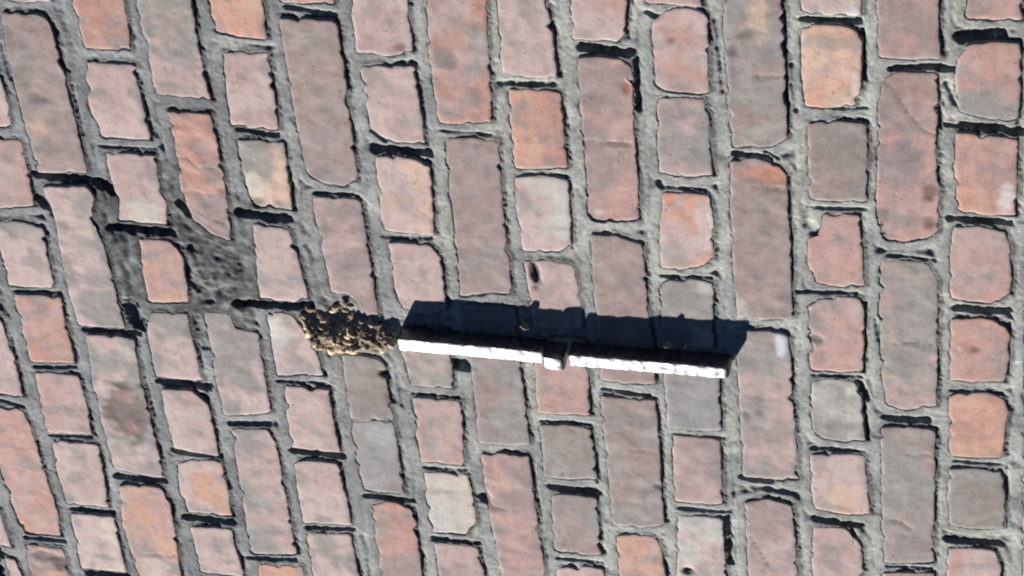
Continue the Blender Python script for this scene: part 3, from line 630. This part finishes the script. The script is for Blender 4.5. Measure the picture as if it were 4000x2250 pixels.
# mortar bed behind and beyond, with the wall's thickness
def box(x0, x1, y0, y1, z0, z1):
    v = [(x, y, z) for x in (x0, x1) for y in (y0, y1) for z in (z0, z1)]
    f = [(0, 1, 3, 2), (4, 6, 7, 5), (0, 4, 5, 1), (2, 3, 7, 6), (0, 2, 6, 4), (1, 5, 7, 3)]
    return v, f
v, f = [], []
xa, xb, za, zb = gx[0] / 1000, gx[-1] / 1000, gz[0] / 1000, gz[-1] / 1000
X0, X1, Z0, Z1 = XMIN / 1000 - .03, XMAX / 1000 + .03, ZMIN / 1000, ZMAX / 1000
for bb in ((X0, xa, 0.0035, 0.05, Z0, Z1), (xb, X1, 0.0035, 0.05, Z0, Z1), (xa, xb, 0.0035, 0.05, Z0, za), (xa, xb, 0.0035, 0.05, zb, Z1), (X0, X1, 0.052, 0.25, Z0, Z1)):
    bv, bf = box(*bb); o = len(v); v += bv; f += [tuple(k + o for k in ff) for ff in bf]
link_mesh('mortar_bed', v, f, M_MORTAR, wall, [(0.8, 0.8, 0.8, 1)] * len(v), smooth=False)

# ------------------------------------------------------------------ the wall anchor
def tube_like(path, prof_fn, closed=False):
    """sweep a closed profile along stations: path = list of (centre, axis u, axis v, size u, size v)"""
    verts, faces = [], []
    for cpt, u, v_, su, sv, pts in path:
        for a, b in pts: verts.append(tuple(Vector(cpt) + Vector(u) * (a * su) + Vector(v_) * (b * sv)))
    n = len(path[0][5])
    for k in range(len(path) - 1):
        for i in range(n):
            j = (i + 1) % n
            faces.append((k * n + i, k * n + j, (k + 1) * n + j, (k + 1) * n + i))
    faces.append(tuple(range(n))[::-1]); faces.append(tuple((len(path) - 1) * n + i for i in range(n)))
    return verts, faces

def rounded_square(r, per=5):
    pts = []
    for cx, cz, a0 in ((1 - r, 1 - r, 0), (-1 + r, 1 - r, 90), (-1 + r, -1 + r, 180), (1 - r, -1 + r, 270)):
        for k in range(per):
            a = math.radians(a0 + 90 * k / (per - 1)); pts.append((cx + r * math.cos(a), cz + r * math.sin(a)))
    out = []
    for i in range(len(pts)):
        a, b = pts[i], pts[(i + 1) % len(pts)]
        out.append(a)
        L = math.hypot(b[0] - a[0], b[1] - a[1])
        if L > 0.5:
            for k in range(1, 5): out.append((a[0] + (b[0] - a[0]) * k / 5, a[1] + (b[1] - a[1]) * k / 5))
    return out

anchor = bpy.data.objects.new('wall_anchor', None); C.objects.link(anchor)
anchor.empty_display_size = 0.05
anchor.location = (-0.025, 0.0, 2.245)
tag(anchor, 'bright white metal anchor bar broken by a strap at its middle, fixed to the wall', 'wall anchor')

def hammered(verts, amp, s=0.006):
    out = []
    for x, y, z in verts:
        p = Vector((x, y, z))
        out.append((x + amp * noise.noise(p / s), y + amp * noise.noise(p / s + Vector((9, 3, 1))), z + 0.5 * amp * noise.noise(p / s + Vector((2, 7, 5)))))
    return out

# two lengths of bar either side of the tie's strap, in the anchor's own space
sec = rounded_square(0.16)
def bar_piece(za, zb, ra, rb):
    st, n = [], int(abs(zb - za) / 0.0018)
    for k in range(n + 1):
        z = za + (zb - za) * k / n
        t = (2.4035 - 2.245 - z) / 0.318
        s = 1.0
        for e, rr in ((za - z, ra), (z - zb, rb)):
            if e < rr: s = min(s, 0.55 + 0.45 * math.sqrt(max(0, 1 - (1 - e / rr) ** 2)))
        xc = -0.0002 + 0.0035 * (t - 0.45) - 0.0016 * (1 - t) + 0.0004 * math.sin(t * 9)
        fy = -0.0176 + 0.0016 * (1 - t)
        st.append(((xc, (fy + 0.002) / 2, z), (1, 0, 0), (0, 1, 0), (0.0079 - 0.0008 * t) * s, (0.002 - fy) / 2 * (0.5 + 0.5 * s), sec))
    bv, bf = tube_like(st, None)
    link_mesh('bar', hammered(bv, 0.0006), bf, M_STEEL, anchor)
bar_piece(2.4035 - 2.245, 2.2600 - 2.245, 0.003, 0.0025)
bar_piece(2.2378 - 2.245, 2.0860 - 2.245, 0.0015, 0.005)
# strap of the tie, a thick flat iron bent over between them
st = []
for z, k, sh in ((0.0172, 0.80, 0.0022), (0.0164, 0.96, 0.0012), (0.0145, 1.0, 0.0), (0.0085, 1.0, -0.0012), (0.0030, 1.0, -0.0016), (0.0005, 0.99, -0.0012), (-0.0018, 0.97, -0.0006), (-0.0030, 0.92, 0.0012)):
    fy = -0.0192 + sh * 0.7
    st.append(((-0.0050, (fy + 0.004) / 2, z), (1, 0, 0), (0, 1, 0), 0.0086 * k, (0.004 - fy) / 2, rounded_square(0.22)))
bv, bf = tube_like(st, None)
link_mesh('strap', hammered(bv, 0.0007, 0.005), bf, M_STEEL, anchor)

# ------------------------------------------------------------------ crumbs of mortar and the nest
def lump_mesh(name, r, seed, flat=(1, 1, 1), sub=2, jag=0.35):
    bm = bmesh.new(); bmesh.ops.create_icosphere(bm, subdivisions=sub, radius=1)
    o = Vector((seed * 3.1, seed * 1.7, seed * 0.9))
    for v in bm.verts:
        k = 1 + jag * noise.noise(v.co * 1.1 + o) * 1.6 + jag * 0.6 * noise.noise(v.co * 2.7 + o)
        v.co = Vector((v.co.x * flat[0], v.co.y * flat[1], v.co.z * flat[2])) * k * r
    me = bpy.data.meshes.new(name); bm.to_mesh(me); bm.free()
    me.polygons.foreach_set('use_smooth', [True] * len(me.polygons))
    return me

for k, (x, z, y, r, fl) in enumerate([(3.5, 2279, -5.5, 3.0, (0.5, 1.9, 1.7)), (6, 2270, -1, 3.0, (0.8, 1.2, 1.0)), (-1.5, 2143.5, -8.5, 2.5, (0.5, 1.9, 1.5)), (-1.0, 2127, -7.0, 1.8, (0.5, 2.2, 1.0)),
                                     ]):
    me = lump_mesh('mortar_lump', r / 1000, 3 + k, fl)
    me.materials.append(M_NEST)
    o = bpy.data.objects.new('mortar_lump', me); C.objects.link(o); o.parent = wall
    o.location = (x / 1000, y / 1000, z / 1000); o.color = (0.30, 0.26, 0.20, 1)

nest = bpy.data.objects.new('insect_nest', None); C.objects.link(nest)
nest.location = (-0.03, 0, 2.46); nest.empty_display_size = 0.03
tag(nest, 'crumbly tan and dark brown nest clump beside the left end of the white bar', 'nest')
NEST = [(-16, 2511), (-44, 2498), (-61, 2493), (-60, 2484), (-62, 2452), (-55, 2440), (-52, 2416), (-39, 2408), (-20, 2406), (-13, 2422), (-1, 2439), (9, 2441), (10, 2463), (3, 2478), (-2, 2488), (-11, 2500)]
NP = np.array(NEST, float)
rn = random.Random(11)
def nest_sd(x, z): return float(poly_sdist(np.array([x]), np.array([z]), NP)[0])
spots = []
tries = 0
while len(spots) < 70 and tries < 6000:
    tries += 1
    x, z = rn.uniform(-62, 10), rn.uniform(2406, 2511)
    d = nest_sd(x, z)
    if d > -3.0: continue
    r = rn.uniform(3.2, 7.4)
    if all(math.hypot(x - a[0], z - a[1]) > (r + a[2]) * 0.80 for a in spots): spots.append((x, z, r, -d))
def nest_y(x, z, d):                        # the clump bulges below, and sinks into the open joint above
    return 5.0 - 13.0 * (1 - sm(-46, 2, x)) * sm(0, 9, d) - 2.5 * nz(x, 3, z, 16)
pal = [(0.66, 0.56, 0.40), (0.56, 0.46, 0.33), (0.46, 0.375, 0.275), (0.30, 0.24, 0.18), (0.18, 0.14, 0.11), (0.12, 0.095, 0.08)]
for k, (x, z, r, d) in enumerate(spots):
    long = rn.uniform(0.95, 1.5)
    me = lump_mesh('nest_lump', r / 1000, 20 + k, (rn.uniform(0.7, 1.0), rn.uniform(0.6, 0.9), long), 3, 0.62)
    me.materials.append(M_NEST)
    o = bpy.data.objects.new('nest_lump', me); C.objects.link(o); o.parent = nest
    y = nest_y(x, z, d) + rn.uniform(-1.0, 2.5) + 2.2
    o.location = (x / 1000 + 0.03, y / 1000, z / 1000 - 2.46)
    o.rotation_euler = (rn.uniform(-.5, .5), rn.uniform(-1.2, 0.4), rn.uniform(-.5, .5))
    low = 1 - sm(-50, 0, x)
    o.color = (*pal[int(min(5, max(0, rn.gauss(0.6 + 3.4 * (1 - low), 1.0))))], 1)  # sunlit side paler, shaded side darker: light painted into the lump colours
# the dark crumbling mass they sit in
step = 1.6
xs_, zs_ = np.arange(-68, 16, step), np.arange(2398, 2518, step)
XX, ZZ = np.meshgrid(xs_, zs_, indexing='ij')
SD = poly_sdist(XX, ZZ, NP)
idx = np.full(XX.shape, -1, int); V = []
for i, j in zip(*np.nonzero(SD < 1.5)):
    x, z, d = xs_[i], zs_[j], -SD[i, j]
    y = nest_y(x, z, d) - 1.9 + 3.2 * abs(nz(x, 70, z, 6)) + 1.5 * nz(x, 77, z, 3)
    if d < 2: y = max(y, 2.5 + (2 - d) * 1.5)
    idx[i, j] = len(V); V.append((x / 1000 + 0.03, y / 1000, z / 1000 - 2.46))
q = np.stack([idx[:-1, :-1], idx[1:, :-1], idx[1:, 1:], idx[:-1, 1:]], -1).reshape(-1, 4)
q = q[(q >= 0).all(1)]
nb = link_mesh('nest_base', V, [tuple(r) for r in q.tolist()], M_NEST, nest); nb.color = (0.32, 0.245, 0.175, 1)
# dark crumbs between the lumps, too small to pick out
V, F = [], []
src = lump_mesh('crumb_source', 1.0, 77, (1, 1, 1), 1, 0.4)
sv = [v.co.copy() for v in src.vertices]; sf = [tuple(p.vertices) for p in src.polygons]
bpy.data.meshes.remove(src)
n = 0
while n < 260:
    x, z = rn.uniform(-64, 12), rn.uniform(2402, 2513)
    d = nest_sd(x, z)
    if d > 0.5: continue
    r = rn.uniform(1.0, 3.0) / 1000
    y = (nest_y(x, z, -d) + rn.uniform(-1.0, 3.0)) / 1000
    o = len(V)
    V += [(x / 1000 + 0.03 + v.x * r, y + v.y * r, z / 1000 - 2.46 + v.z * r) for v in sv]
    F += [tuple(k + o for k in ff) for ff in sf]; n += 1
cr = link_mesh('nest_crumbs', V, F, M_NEST, nest); cr.color = (0.14, 0.11, 0.07, 1)
tag(cr, kind='stuff')
